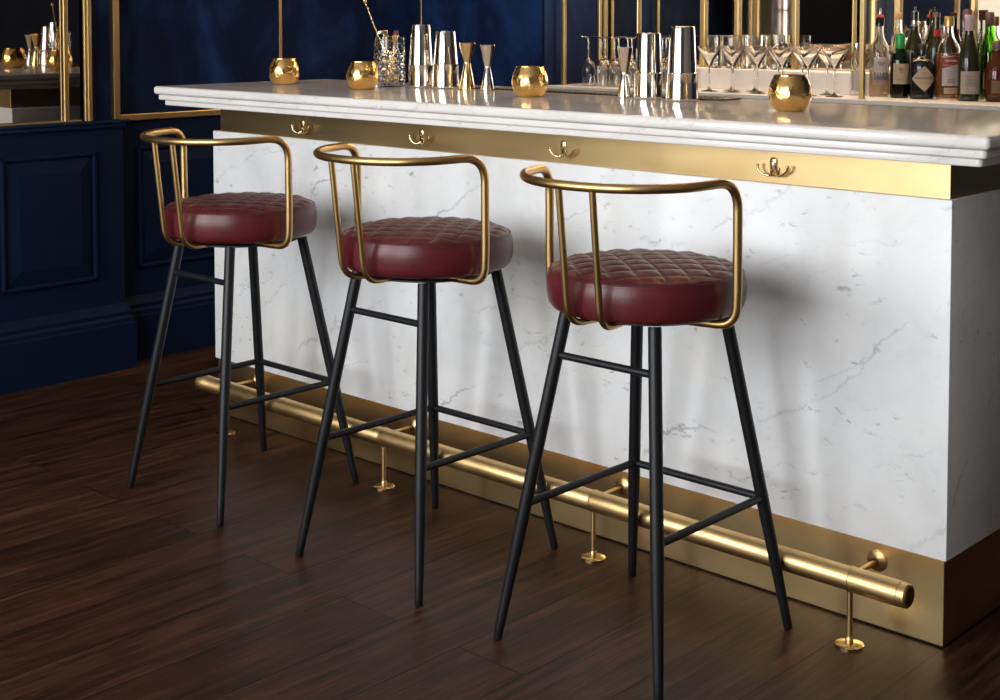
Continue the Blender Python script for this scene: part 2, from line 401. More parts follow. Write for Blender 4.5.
# --- smoked mirror above the ledge, very slightly toed in
t = thing('wall_mirror', 'smoked dark mirror above the panelled navy ledge, reflecting the bar top', 'mirror', (XP+0.004, -0.05, 0.958), R(0))
MIRROR_TILT = R(-3.2)
bm = bmesh.new(); box(bm, -0.002, 0.002, -0.45, 0.0, 0.0, 1.9); g = fin('mirror_pane', bm, M['mirror'], t); g.rotation_euler = (0, 0, MIRROR_TILT)
bm = bmesh.new(); box(bm, -0.004, 0.012, -0.45, 0.0, 0.0, 0.006, 0.001); g = fin('bottom_edge', bm, M['brass_trim'], t)
for ya, yb, dx, nm in ((-0.040, -0.010, 0.026, 'trim_10'), (-0.122, -0.104, 0.018, 'trim_11'), (0.084, 0.110, 0.018, 'trim_12'), (-0.525, -0.50, 0.018, 'trim_13'), (-1.5, -1.46, 0.05, 'trim_14')):
    bm = bmesh.new(); box(bm, XP+0.008 + (0.012 if dx > 0.027 else 0) - 0.02*(nm == 'trim_12'), XP+0.012+dx*0.5 + (0.012 if dx > 0.027 else 0), ya, yb, 0.958, ZC, 0.003)
    if nm == 'trim_10': box(bm, XP+0.012, XP+0.030, ya+0.011, ya+0.019, 0.958, ZC, 0.002)
    struct(nm, bm, M['brass_trim'])
bm = bmesh.new(); box(bm, XL-0.003, XP-0.012, -1.46, -0.525, 0.958, ZC); struct('trim_18', bm, simple('added_black_panel', (0.003, 0.003, 0.004), 0.95, Specular_IOR_Level=0.04))  # unseen panel added so the back mirror reflects darkness here
# left wall between pier and street: velvet
bm = bmesh.new(); box(bm, XL-0.03, XL, -2.08, PY0, 0.958, ZC); struct('trim_15', bm, M['velvet'])
for y in (-2.05,):
    bm = bmesh.new(); box(bm, XL-0.0, XL+0.012, y-0.012, y+0.012, 0, ZC, 0.002); struct('trim_16', bm, M['brass_trim'])

bm = bmesh.new(); box(bm, XL-0.03, XL+0.01, YF+0.001, -3.30, 0, ZC-0.001); struct('trim_17', bm, simple('cream_plaster', (0.80, 0.74, 0.60), 0.8))
# ------------------------------------------------------------------ bar counter
BL = -2.61; BD = 0.56
t = thing('bar_counter', 'long white marble clad bar with brass band above and brass plinth below', 'bar counter', (0, 0, 0))
KH = 0.192; MT = 0.964
bm = bmesh.new(); box(bm, BL-0.002, 0.008, -0.008, BD, KH, MT, 0.003); fin('marble_cladding', bm, M['marble'], t, 30)
bm = bmesh.new(); box(bm, BL+0.004, 0.0, 0.0, BD-0.01, 0.004, KH, 0.001); k_ = fin('kick_plate', bm, M['brass_sheet'], t); k_['label'] = 'brushed brass plinth plate'
bm = bmesh.new(); box(bm, BL+0.01, -0.004, 0.006, BD-0.01, 0.0, 0.009); fin('shadow_gap', bm, M['black'], t)
bm = bmesh.new(); box(bm, BL+0.03, 0.0, 0.0, BD-0.01, MT, 1.050, 0.001); k_ = fin('brass_band', bm, M['brass_sheet'], t); k_['label'] = 'brushed brass band under the worktop'
CB = 0.60
wt = bmesh.new()
def slab(bm, o, z0, z1, rr):
    # rounded-edge slab: corner rounding in plan plus bullnose profile
    x0, x1, y0, y1 = BL-o+0.0, 0.0+o, -o, CB
    n = 6; prof = [(rr*(1-cos(a)), rr*(1-sin(a))) for a in [pi/2*k/n for k in range(n+1)]]  # inset, dz
    lev = [(i, z0+d) for i, d in prof[::-1]][::1]
    lev = [(rr - rr*sin(pi/2*k/n), z0 + rr - rr*cos(pi/2*k/n)) for k in range(n+1)] + [(rr - rr*cos(pi/2*k/n), z1 - rr + rr*sin(pi/2*k/n)) for k in range(n+1)]
    rings = []
    for ins, z in lev:
        ring = []; cr = 0.010
        for (cx, cy, a0) in ((x1-cr, y1-cr, 0), (x0+cr, y1-cr, 90), (x0+cr, y0+cr, 180), (x1-cr, y0+cr, 270)):
            for k in range(5):
                a = R(a0 + 22.5*k); r_ = cr - ins
                ring.append(bm.verts.new((cx + r_*cos(a), cy + r_*sin(a), z)))
        rings.append(ring)
    m_ = len(rings[0])
    for a, b in zip(rings, rings[1:]):
        for k in range(m_): bm.faces.new((a[k], a[(k+1) % m_], b[(k+1) % m_], b[k]))
    bm.faces.new(rings[0][::-1]); bm.faces.new(rings[-1])
t = thing('marble_worktop', 'polished white marble bar top with three stepped edges', 'worktop', (0, 0, 1.05))
for nm, o_, z0, z1, rr in (('lower_edge_slab', 0.120, 1.050, 1.0675, 0.004), ('middle_edge_slab', 0.135, 1.0685, 1.0855, 0.004), ('top_slab', 0.146, 1.0865, 1.114, 0.0098)):
    bm = bmesh.new(); slab(bm, o_, z0, z1, rr); o = fin(nm, bm, M['marble_top'], t, 40); o.location = (0, 0, -1.05)
# bar mat along the barkeeper's edge
t = thing('bar_mat', 'dark rubber mesh bar mat along the far edge of the marble top', 'bar mat', (-1.5, 0.52, 1.114))
bm = bmesh.new(); box(bm, -0.62, 0.60, -0.055, 0.055, 0.0, 0.003, 0.001); fin('mat_base', bm, M['black'], t)
bm = bmesh.new()
for i in range(62):
    x = -0.61 + i*0.02
    for s in (-1, 1): tube(bm, [(x, -0.05*s, 0.0045), (x+0.0, 0.0, 0.0045), (min(0.595, x+0.03), 0.05*s, 0.0045)], 0.0016, 5)
fin('mesh_top', bm, simple('brown_rubber_mesh', (0.10, 0.075, 0.055), 0.4), t, 60)

# ------------------------------------------------------------------ coat hooks on the brass band
def hook_parts(t):
    bm = bmesh.new()
    n = 10; pts = [(0.0085*cos(a), 0.0085*sin(a)) for a in [pi*k/n for k in range(n+1)]]
    ring = [(x, 0.014+z) for x, z in pts] + [(-0.0085, -0.017), (-0.006, -0.0205), (0.006, -0.0205), (0.0085, -0.017)]
    a = [bm.verts.new((x, 0, z)) for x, z in ring]; b = [bm.verts.new((x, -0.0035, z)) for x, z in ring]; c = [bm.verts.new((x*0.72, -0.005, 0.9*z)) for x, z in ring]
    m_ = len(ring)
    for p, q in ((a, b), (b, c)):
        for k in range(m_): bm.faces.new((p[k], p[(k+1) % m_], q[(k+1) % m_], q[k]))
    bm.faces.new(a); bm.faces.new(c[::-1]); fin('back_plate', bm, M['gold_polished'], t, 40)
    bm = bmesh.new(); lathe(bm, [(0, 0), (0.0036, 0.0003), (0.003, 0.002), (0, 0.0028)], 12)
    o = fin('screw', bm, M['brass_tube'], t, 40); o.rotation_euler = (R(90), 0, 0); o.location = (0, -0.0045, 0.014)
    for s in (-1, 1):
        bm = bmesh.new()
        pts = fillet([(0.002*s, -0.004, -0.014), (0.007*s, -0.009, -0.020), (0.024*s+0.003, -0.013, -0.019), (0.038*s+0.005, -0.016, -0.008), (0.040*s+0.006, -0.016, 0.002)], 0.008, 4)
        n_ = len(pts); tube(bm, pts, [0.0032 - 0.0008*i/n_ for i in range(n_)], 10)
        lathe(bm, [(0, -0.0042), (0.0032, -0.0028), (0.0044, 0), (0.0032, 0.0028), (0, 0.0042)], 12, (0.040*s+0.006, -0.016, 0.003))
        fin('hook_arm', bm, M['gold_polished'], t, 50)
    bm = bmesh.new()
    pts = fillet([(0.004, -0.004, -0.012), (0.018, -0.018, -0.019), (0.028, -0.024, -0.014), (0.029, -0.025, -0.004)], 0.008, 4)
    tube(bm, pts, 0.0030, 10); lathe(bm, [(0, -0.0042), (0.0036, -0.0028), (0.0048, 0), (0.0036, 0.0028), (0, 0.0042)], 12, (0.029, -0.025, -0.002))
    fin('hook_arm', bm, M['gold_polished'], t, 50)
hl = ['brass coat hook on the band above the left red stool, leftmost of four', 'brass coat hook on the band above the middle stool, second from left',
      'brass coat hook on the band just left of the nearest stool back, third from left', 'largest looking brass coat hook on the bright right end of the band']
h0 = thing('coat_hook', hl[0], 'coat hook', (-2.143, 0, 1.002), 0, 'coat hooks on the brass band'); hook_parts(h0)
for lb, x in zip(hl[1:], (-1.603, -1.067, -0.43)): dup(h0, (x, 0, 1.002), 0, lb)

# ------------------------------------------------------------------ foot rail
t = thing('foot_rail', 'thick round brass foot rail on posts along the bar plinth', 'foot rail', (-1.28, -0.12, 0))
def ft(x): return x + 1.28
bm = bmesh.new(); x0, x1 = ft(-2.535), ft(-0.018)
prof = [(x0, 0.0), (x0, 0.023), (x0+0.004, 0.0262), (x0+0.04, 0.0262), (x0+0.041, 0.0255)]
sup = [-2.40, -1.64, -0.865, -0.155]
for x in sup: prof += [(ft(x)-0.002, 0.0255), (ft(x), 0.0245), (ft(x)+0.001, 0.0278), (ft(x)+0.006, 0.0278), (ft(x)+0.007, 0.0268)]
prof += [(x1-0.02, 0.0268), (x1-0.019, 0.0258), (x1-0.003, 0.0258), (x1, 0.023), (x1, 0.021), (x1-0.001, 0.0)]
lathe(bm, [(r, z) for z, r in prof], 40)
o = fin('rail_tube', bm, M['brass_rail'], t, 35); o.rotation_euler = (0, R(90), 0); o.location = (0, 0, 0.145)
bm = bmesh.new(); lathe(bm, [(0, 0), (0.020, 0), (0.0195, 0.0012), (0, 0.0016)], 32)
o = fin('end_cap', bm, brass('dark_brass_end', (0.22, 0.13, 0.06), (0.34, 0.20, 0.09), 0.35), t, 40); o.rotation_euler = (0, R(90), 0); o.location = (x1-0.0008, 0, 0.145)
for x in sup:
    u = ft(x)
    bm = bmesh.new(); rod(bm, (u, 0, 0.002), (u, 0, 0.122), 0.0062); lathe(bm, [(0.0085, 0.0), (0.0085, 0.01), (0.0062, 0.013)], 20, (u, 0, 0.006)); fin('post', bm, M['brass_rail'], t, 50)
    bm = bmesh.new(); lathe(bm, [(0, 0), (0.031, 0), (0.031, 0.003), (0.028, 0.0055), (0.010, 0.007), (0, 0.007)], 36, (u, 0, 0)); fin('floor_disc', bm, M['gold_polished'], t, 40)
    bm = bmesh.new(); rod(bm, (u, 0.02, 0.150), (u, 0.118, 0.150), 0.006); fin('wall_arm', bm, M['brass_rail'], t, 50)
    bm = bmesh.new(); lathe(bm, [(0.009, 0.012), (0.012, 0.008), (0.021, 0.005), (0.0235, 0.003), (0.0235, 0)], 32)
    o = fin('wall_flange', bm, M['brass_rail'], t, 40); o.rotation_euler = (R(90), 0, 0); o.location = (u, 0.120, 0.150)

# ------------------------------------------------------------------ bar stools
def seat_mesh():
    bm = bmesh.new(); RS = 0.203; nr, nt = 62, 240; sp = 0.053; rings = [[bm.verts.new((0, 0, 0.8195))]]
    def hgt(x, y):
        r = math.hypot(x, y); u = (x+y)/math.sqrt(2)/sp; v = (x-y)/math.sqrt(2)/sp
        du = abs(u - round(u))*sp; dv = abs(v - round(v))*sp; d = min(du, dv)
        puff = (1 - math.exp(-d/0.0035)) * 0.0036 + min(du, 0.5*sp)*min(dv, 0.5*sp)/(0.25*sp*sp)*0.0030
        edge = min(1, max(0, (RS - r)/0.02))
        return 0.7985 + 0.013*(1-(r/RS)**2.6) + puff*(0.25+0.75*edge) - 0.002*(1-edge)
    for i in range(1, nr+1):
        r = RS*i/nr; rings.append([bm.verts.new((r*cos(2*pi*k/nt), r*sin(2*pi*k/nt), hgt(r*cos(2*pi*k/nt), r*sin(2*pi*k/nt)))) for k in range(nt)])
    rings[0][0].co.z = hgt(0.0, 0.0)
    for r, z in ((0.2045, 0.7945), (0.2062, 0.7925), (0.2085, 0.7935), (0.2102, 0.7915), (0.2098, 0.789), (0.2125, 0.782), (0.2145, 0.770), (0.2148, 0.756), (0.2135, 0.742), (0.2095, 0.7305), (0.2030, 0.7235), (0.193, 0.7205), (0.15, 0.7195)):
        rings.append([bm.verts.new((r*cos(2*pi*k/nt), r*sin(2*pi*k/nt), z)) for k in range(nt)])
    last = bm.verts.new((0, 0, 0.7195))
    for k in range(nt): bm.faces.new((rings[0][0], rings[1][k], rings[1][(k+1) % nt]))
    for a, b in zip(rings[1:], rings[2:]):
        for k in range(nt): bm.faces.new((a[k], b[k], b[(k+1) % nt], a[(k+1) % nt]))
    for vv_ in bm.verts: vv_.co.z += 0.012 if vv_.co.z > 0.76 else 0.012*max(0.35, (vv_.co.z-0.7)/0.06)
    for k in range(nt): bm.faces.new((rings[-1][k], last, rings[-1][(k+1) % nt]))
    return bm

FX, FY, TOPS = 0.217, 0.238, 0.118
def legpt(sx, sy, z):
    f = z/0.716; return Vector((sx*(FX + (TOPS-FX)*f), sy*(FY + (TOPS*1.06-FY)*f), z))
def stool_parts(t, swivel):
    o = fin('seat', seat_mesh(), M['leather'], t, 60); o.rotation_euler = (0, 0, swivel); seat = o
    # stitched seam as a fine sub-part
    bm = bmesh.new(); pts = [(0.2068*cos(2*pi*k/120), 0.2068*sin(2*pi*k/120), 0.8058) for k in range(121)]; tube(bm, pts, 0.0017, 8, False)
    fin('seam_piping', bm, simple('dark_oxblood_piping', (0.05, 0.006, 0.008), 0.45), seat, 60)
    bm = bmesh.new(); lathe(bm, [(0, 0.7075), (0.055, 0.7075), (0.15, 0.7135), (0.165, 0.7165), (0.165, 0.7205), (0, 0.7205)], 48)
    fin('seat_plate', bm, M['dark_plate'], t, 40)
    for sx in (-1, 1):
        for sy in (-1, 1):
            bm = bmesh.new(); a = legpt(sx, sy, 0.717); b = legpt(sx, sy, 0.004); pts = [b + (a-b)*k/14 for k in range(15)]
            rad = [0.0096 + min(1, k/5)*0.0044 for k in range(15)]
            tube(bm, [b - (a-b).normalized()*0.002] + pts, [0.0086] + rad, 20)
            fin('leg', bm, M['leg'], t, 50)
    zr = 0.298
    for (p, q, z, r) in (((-1, -1), (-1, 1), zr, 0.0086), ((-1, 1), (1, 1), zr, 0.0086), ((1, 1), (1, -1), zr, 0.0086), ((-1, -1), (1, -1), 0.622, 0.0082)):
        bm = bmesh.new(); rod(bm, legpt(*p, z), legpt(*q, z), r); fin('stretcher', bm, M['leg'], t, 50)
    # brass back hoop
    w, d, y0, n_, zt, tr = 0.236, 0.242, -0.027, 2.23, 1.016, 0.0098
    def rail(th): 
        c, s = cos(th), sin(th)
        return Vector((w*math.copysign(abs(c)**(2/n_), c), y0 - d*abs(s)**(2/n_), zt - 0.026*d*abs(s)**(2/n_)))
    pts = []
    # right side from under seat, up, round, and down
    th0 = 0.48
    right = fillet([(0.11, -0.04, 0.7165), (w-0.003, y0, 0.7165), (w, y0, 0.80)], 0.045, 8)[:-1]
    right2 = fillet([(w, y0, 0.80), (w, y0-0.002, zt-0.001), rail(th0+0.02)], 0.085, 14)[:-1]
    arc = [rail(th0 + 0.02 + (pi-2*th0-0.04)*k/60) for k in range(61)]
    path = right + right2 + arc
    mir = [Vector((-p.x, p.y, p.z)) for p in (right + right2)][::-1]
    path = path + mir
    hoop = bmesh.new(); tube(hoop, path, tr, 16)
    h = fin('backrest_hoop', hoop, M['brass_tube'], t, 60); h.rotation_euler = (0, 0, swivel)
    for s in (-1, 1):
        bm = bmesh.new(); x = 0.041*s
        top = Vector((x, y0 - d + 0.003, zt-0.014)); low = Vector((x*0.97, -0.233, 0.718))
        p = fillet([top, low, (x*0.75, -0.13, 0.7165)], 0.05, 8)
        tube(bm, p, 0.0074, 14); g = fin('spindle', bm, M['brass_tube'], t, 60); g.rotation_euler = (0, 0, swivel)
sl = ['oxblood quilted leather bar stool nearest the camera, rightmost of the row',
      'oxblood quilted leather bar stool in the middle of the row of three',
      'oxblood quilted leather bar stool farthest away, by the dark blue panelled wall']
SW = (0.089, -0.034, 0.031)
for i, (x, y) in enumerate(((-0.508, -0.381), (-1.190, -0.379), (-1.943, -0.388))):
    t = thing('bar_stool', sl[i], 'bar stool', (x, y, 0), 0, 'bar stools in a row'); 
    if i == 0: stool_parts(t, SW[0]); s0 = t
    else:
        bpy.data.objects.remove(t); t = dup(s0, (x, y, 0), 0, sl[i])
        for c in t.children:
            if c.name.startswith('seat') and 'plate' not in c.name: c.rotation_euler = (0, 0, (0, -0.22, -0.16)[i]); c.location.z = 0.007
            if c.name.split('.')[0] in ('backrest_hoop', 'spindle'): c.rotation_euler = (0, 0, SW[i]); c.location = ((0, 0.0, 0.007)[i], 0, 0.004)

# ------------------------------------------------------------------ things on the bar top
ZT = 1.1142
def candle_parts(t):
    prof_o = [(0, 0), (0.030, 0), (0.037, 0.003), (0.0475, 0.015), (0.0530, 0.032), (0.0538, 0.045), (0.0510, 0.062), (0.0455, 0.076), (0.0405, 0.0865), (0.0402, 0.089)]
    # smooth the outer profile
    pr = [Vector((r, 0, z)) for r, z in prof_o]; sm = fillet(pr, 0.006, 3)
    outer = [(p.x, p.z) for p in sm]
    inner = [(r-0.0022, z) for r, z in outer[::-1] if z > 0.006][0:] 
    inner = [(max(0, r), z) for r, z in inner] + [(0, 0.006)]
    bm = bmesh.new(); lathe(bm, outer + inner, 56); fin('bowl', bm, M['gold_hammered'], t, 60)
    bm = bmesh.new(); lathe(bm, [(0, 0.0065), (0.019, 0.0065), (0.019, 0.022), (0.017, 0.0225), (0, 0.0215)], 32); c = fin('candle', bm, simple('ivory_wax', (0.7, 0.62, 0.48), 0.5), t, 40)
    bm = bmesh.new(); rod(bm, (0, 0, 0.021), (0.001, 0, 0.030), 0.0008, 8); fin('wick', bm, M['black'], c)
cl = ['round beaten gold candle holder alone at the far left end of the bar top', 'round beaten gold candle holder just left of the cut crystal mixing glass',
      'round beaten gold candle holder between the two groups of cocktail shakers', 'round beaten gold candle holder on the right, nearest the camera, in front of martini glasses']
c0 = thing('candle_holder', cl[0], 'candle holder', (-2.535, 0.235, ZT), 0, 'gold candle holders on the bar top'); candle_parts(c0)
for lb, xy, r_ in zip(cl[1:], ((-2.096, 0.208), (-1.422, 0.262), (-0.542, 0.250)), (1.0, 2.2, 4.0)): dup(c0, (*xy, ZT), r_, lb)

# mixing glass
MG = (-2.168, 0.390)
t = thing('mixing_glass', 'cut crystal mixing glass with diamond pattern holding bar tools', 'mixing glass', (*MG, ZT))
bm = bmesh.new(); seg = 72; H = 0.166; rings = []
nz = 44
def mgr(k, z):
    a = k/seg
    if z < 0.008 or z > 0.118: return 0.0525
    u = a*12 + z/0.026; v = a*12 - z/0.026
    du = abs(u-round(u)); dv = abs(v-round(v)); return 0.0535 - 0.0045*(1-min(1, min(du, dv)/0.22))
for i in range(nz+1):
    z = H*i/nz
    rings.append([bm.verts.new((mgr(k, z)*cos(2*pi*k/seg), mgr(k, z)*sin(2*pi*k/seg), z)) for k in range(seg)])
for r, z in ((0.0505, H), (0.049, H-0.004), (0.0465, 0.12), (0.045, 0.02), (0.040, 0.013)):
    rings.append([bm.verts.new((r*cos(2*pi*k/seg), r*sin(2*pi*k/seg), z)) for k in range(seg)])
for a, b in zip(rings, rings[1:]):
    for k in range(seg): bm.faces.new((a[k], a[(k+1) % seg], b[(k+1) % seg], b[k]))
bm.faces.new(rings[0][::-1]); bm.faces.new(rings[-1]); fin('glass_body', bm, M['glass_cut'], t, 25)
# bar spoon
rv = Vector((0.73, 0.684, 0)); bv = Vector((-0.684, 0.73, 0))     # directions across the bar corner, used only to lean the tools
t = thing('bar_spoon', 'long gold twisted bar spoon leaning left in the crystal mixing glass', 'bar spoon', (MG[0], MG[1], ZT+0.015))
bm = bmesh.new(); a = rv*0.018 + Vector((0, 0, 0.004)); b = -rv*0.079 + Vector((0, 0, 0.262)); N = 60; dirv = (b-a).normalized(); e1 = dirv.cross(Vector((0, 1, 0))).normalized(); e2 = dirv.cross(e1)
for ph in (0, pi):
    tube(bm, [a + (b-a)*k/N + (e1*cos(k*0.9+ph) + e2*sin(k*0.9+ph))*0.0014 for k in range(N+1)], 0.0015, 6)
fin('shaft', bm, M['gold_polished'], t, 60)
bm = bmesh.new(); tube(bm, [b + dirv*s for s in (-0.004, 0.0, 0.004, 0.009, 0.014, 0.018)], [0.002, 0.0032, 0.0058, 0.0068, 0.005, 0.001], 14); fin('finial', bm, M['gold_polished'], t, 60)
bm = bmesh.new(); tube(bm, [a + dirv*s for s in (0.02, 0.012, 0.004, -0.004, -0.006)], [0.002, 0.006, 0.009, 0.007, 0.002], 14); fin('spoon_bowl', bm, M['gold_polished'], t, 60)
# strainer
t = thing('cocktail_strainer', 'gold strainer with folded top standing in the mixing glass beside the spoon', 'strainer', (MG[0], MG[1], ZT+0.015))
q = Matrix.Translation(-rv*0.012 + bv*0.008) @ Matrix.Rotation(R(43), 4, 'Z')
bm = bmesh.new(); box(bm, -0.008, 0.008, -0.002, 0.002, 0.03, 0.158, 0.0008, 2, q); fin('handle', bm, M['gold_polished'], t)
bm = bmesh.new(); box(bm, -0.017, 0.017, -0.006, 0.006, 0.158, 0.172, 0.003, 3, q @ Matrix.Rotation(R(-4), 4, 'Y')); fin('head', bm, M['gold_polished'], t, 40)
bm = bmesh.new(); tube(bm, [q @ Vector((0.020*cos(k*0.4), 0.018*sin(k*0.4), 0.006+0.0006*k)) for k in range(60)], 0.0012, 6); fin('coil', bm, M['steel'], t, 60)
# muddler
t = thing('muddler', 'metal muddler with dark red wooden tip in the mixing glass', 'muddler', (MG[0], MG[1], ZT+0.015))
a = rv*0.004 + Vector((0, 0, 0.004)) - bv*0.008; b = rv*0.022 + Vector((0, 0, 0.158)) - bv*0.008
bm = bmesh.new(); dv_ = (b-a); tube(bm, [a + dv_*s for s in (0, 0.03, 0.3, 0.5, 0.8, 0.9, 0.97, 1.0)], [0.008, 0.010, 0.008, 0.006, 0.006, 0.0115, 0.0125, 0.008], 20); fin('shaft', bm, M['gold_polished'], t, 50)
bm = bmesh.new(); tube(bm, [a + dv_*s for s in (0.995, 1.02, 1.07, 1.09)], [0.0085, 0.0088, 0.007, 0.003], 16); fin('wooden_tip', bm, M['wood_red'], t, 50)

# cocktail shakers and jiggers
def shaker(name, label, x, y, rt, rs, rb, h, zs):
    t = thing(name, label, 'cocktail shaker', (x, y, ZT), 0, 'two piece cocktail shakers')
    bm = bmesh.new(); lathe(bm, [(0, 0.001), (rb-0.004, 0.0), (rb-0.001, 0.0015), (rb, 0.005), (rb-0.0008, 0.009), (rs+0.0006, zs-0.003), (rs+0.0012, zs), (rs-0.001, zs+0.0012)], 56); fin('lower_cup', bm, M['steel'], t, 35)
    bm = bmesh.new(); lathe(bm, [(rs-0.0012, zs), (rs-0.0015, zs+0.004), (rt+0.0012, h-0.006), (rt, h-0.001), (rt-0.002, h), (rt-0.005, h-0.0005), (rt-0.007, h-0.004), (0, h-0.005)], 56); fin('upper_cup', bm, M['steel'], t, 35)
    return t
shaker('cocktail_shaker', 'taller shiny steel shaker of the left pair, just right of the mixing glass', -2.053, 0.425, 0.031, 0.0415, 0.0425, 0.207, 0.072)
shaker('cocktail_shaker', 'shorter shiny steel shaker of the left pair, beside the gold jigger', -1.946, 0.435, 0.0305, 0.042, 0.0465, 0.1866, 0.078)
shaker('cocktail_shaker', 'shorter steel shaker of the right pair, just right of a lone jigger', -1.118, 0.430, 0.0335, 0.0395, 0.0415, 0.186, 0.073)
shaker('cocktail_shaker', 'tallest steel shaker, rightmost of the shakers on the bar', -0.982, 0.405, 0.0335, 0.0415, 0.046, 0.206, 0.077)
def jigger(label, x, y, r1, rw, r2, h, zw, mat):
    t = thing('jigger', label, 'jigger', (x, y, ZT), 0, 'hourglass jiggers')
    bm = bmesh.new(); lathe(bm, [(r2-0.0012, 0), (r2, 0.0006), (r2, 0.004), (rw+0.0006, zw-0.002), (rw, zw), (0, zw), (r2-0.0035, 0.01), (r2-0.0012, 0)], 40); fin('lower_cone', bm, mat, t, 40)
    bm = bmesh.new(); lathe(bm, [(0, zw+0.0005), (rw, zw+0.0005), (rw+0.0006, zw+0.002), (r1-0.0004, h-0.005), (r1+0.0008, h-0.001), (r1, h), (r1-0.0015, h-0.002), (rw, zw+0.012), (0, zw+0.010)], 40); fin('upper_cone', bm, mat, t, 40)
    bm = bmesh.new(); lathe(bm, [(rw-0.001, zw-0.003), (rw+0.0016, zw-0.0015), (rw+0.0016, zw+0.002), (rw-0.001, zw+0.0035)], 32); fin('waist_ring', bm, mat, t, 40)
jigger('gold hourglass jigger beside the left pair of shakers', -1.833, 0.420, 0.0265, 0.0098, 0.0265, 0.149, 0.085, M['gold_polished'])
jigger('silver hourglass jigger standing right of the gold one', -1.748, 0.425, 0.0245, 0.0085, 0.0225, 0.1434, 0.073, M['silver'])
jigger('pale champagne hourglass jigger left of the right pair of shakers', -1.204, 0.430, 0.0235, 0.0088, 0.0205, 0.1445, 0.069, M['steel'])

# ------------------------------------------------------------------ back bar
ZS = 1.049
t = thing('back_bar_cabinet', 'dark navy back bar cabinet below the white marble shelf', 'cabinet', (-1.2, 1.98, 0))
bm = bmesh.new(); box(bm, -1.49, 1.9, -0.17, 0.215, 0, ZS-0.019); fin('body', bm, M['navy_cab'], t)
for i in range(5):
    bm = bmesh.new(); box(bm, -1.46+0.66*i, -1.46+0.66*i+0.62, -0.188, -0.17, 0.1, 0.98, 0.004); d_ = fin('door', bm, M['navy_cab'], t)
    bm = bmesh.new(); rod(bm, (-1.46+0.66*i+0.57, -0.205, 0.6), (-1.46+0.66*i+0.57, -0.205, 0.78), 0.006); rod(bm, (-1.46+0.66*i+0.57, -0.207, 0.62), (-1.46+0.66*i+0.57, -0.187, 0.62), 0.004, 8); rod(bm, (-1.46+0.66*i+0.57, -0.207, 0.76), (-1.46+0.66*i+0.57, -0.187, 0.76), 0.004, 8); fin('handle', bm, M['brass_trim'], d_, 50)
bm = bmesh.new(); box(bm, XN+0.002, 0.7, YN-0.0, YB-0.002, ZS-0.018, ZS, 0.003); tag(fin('back_bar_shelf', bm, M['marble_shelf']), 'white marble back bar shelf carrying the bottles and glasses', 'shelf')
# mirror panes and brass strips on the back wall, some standing in for reflections
strips = [(-2.694, 0.004), (-2.157, 0.013), (-1.709, 0.010), (-1.258, 0.012), (-0.80, 0.012), (-0.35, 0.012)]
thin = [(-2.505, 0.005), (-1.985, 0.011), (-1.445, 0.004), (-0.955, 0.009)]  # reflections of brass in the mirrors, built as solid strips
bm = bmesh.new(); box(bm, XN-0.002, XN+0.014, 2.140, 2.158, ZS, ZC, 0.003); struct('trim_19', bm, M['brass_trim'])
n_ = 20
for x, w_ in strips + thin:
    bm = bmesh.new(); box(bm, x-w_, x+w_, YB-0.022, YB-0.003, ZS, ZC, 0.003); struct('trim_%d' % n_, bm, M['brass_trim']); n_ += 1
ml = ['narrow antiqued mirror pane behind the upturned wine glasses', 'antiqued mirror pane behind the tumblers, left of the pale strip',
      'antiqued mirror pane behind the martini glasses, left of the bottles', 'antiqued mirror pane behind the liquor bottles', 'antiqued mirror pane at the right edge behind the green bottle']
for i in range(5):
    a, b = strips[i][0]+strips[i][1], strips[i+1][0]-strips[i+1][1]
    bm = bmesh.new(); box(bm, a, b, YB-0.008, YB-0.004, ZS+0.001, ZC-0.01); tag(fin('mirror_pane', bm, M['mirror_back']), ml[i], 'mirror', 'mirror panes behind the back bar')
# shelf frame posts at the front of the back bar, with the glazed shelf high above
pl = ['square brass post on the left end of the back bar shelf', 'square brass post between the martini glasses and the bottles']
for lb, x, y in ((pl[0], -2.655, 1.856), (pl[1], -1.200, 1.812)):
    t = thing('shelf_post', lb, 'post', (x, y, ZS), 0, 'brass posts of the back bar')
    bm = bmesh.new(); box(bm, -0.0085, 0.0085, -0.0085, 0.0085, 0.002, ZC-ZS-0.001, 0.0015); fin('shaft', bm, M['brass_trim'], t)
    bm = bmesh.new(); box(bm, -0.012, 0.012, -0.012, 0.012, 0, 0.003, 0.001); fin('foot_plate', bm, M['brass_trim'], t)
# riser
bm = bmesh.new(); box(bm, -2.62, -1.255, 2.03, 2.15, ZS, ZS+0.084, 0.003); tag(fin('glass_riser', bm, M['white_block']), 'long low white riser block behind the stemmed glasses', 'riser')

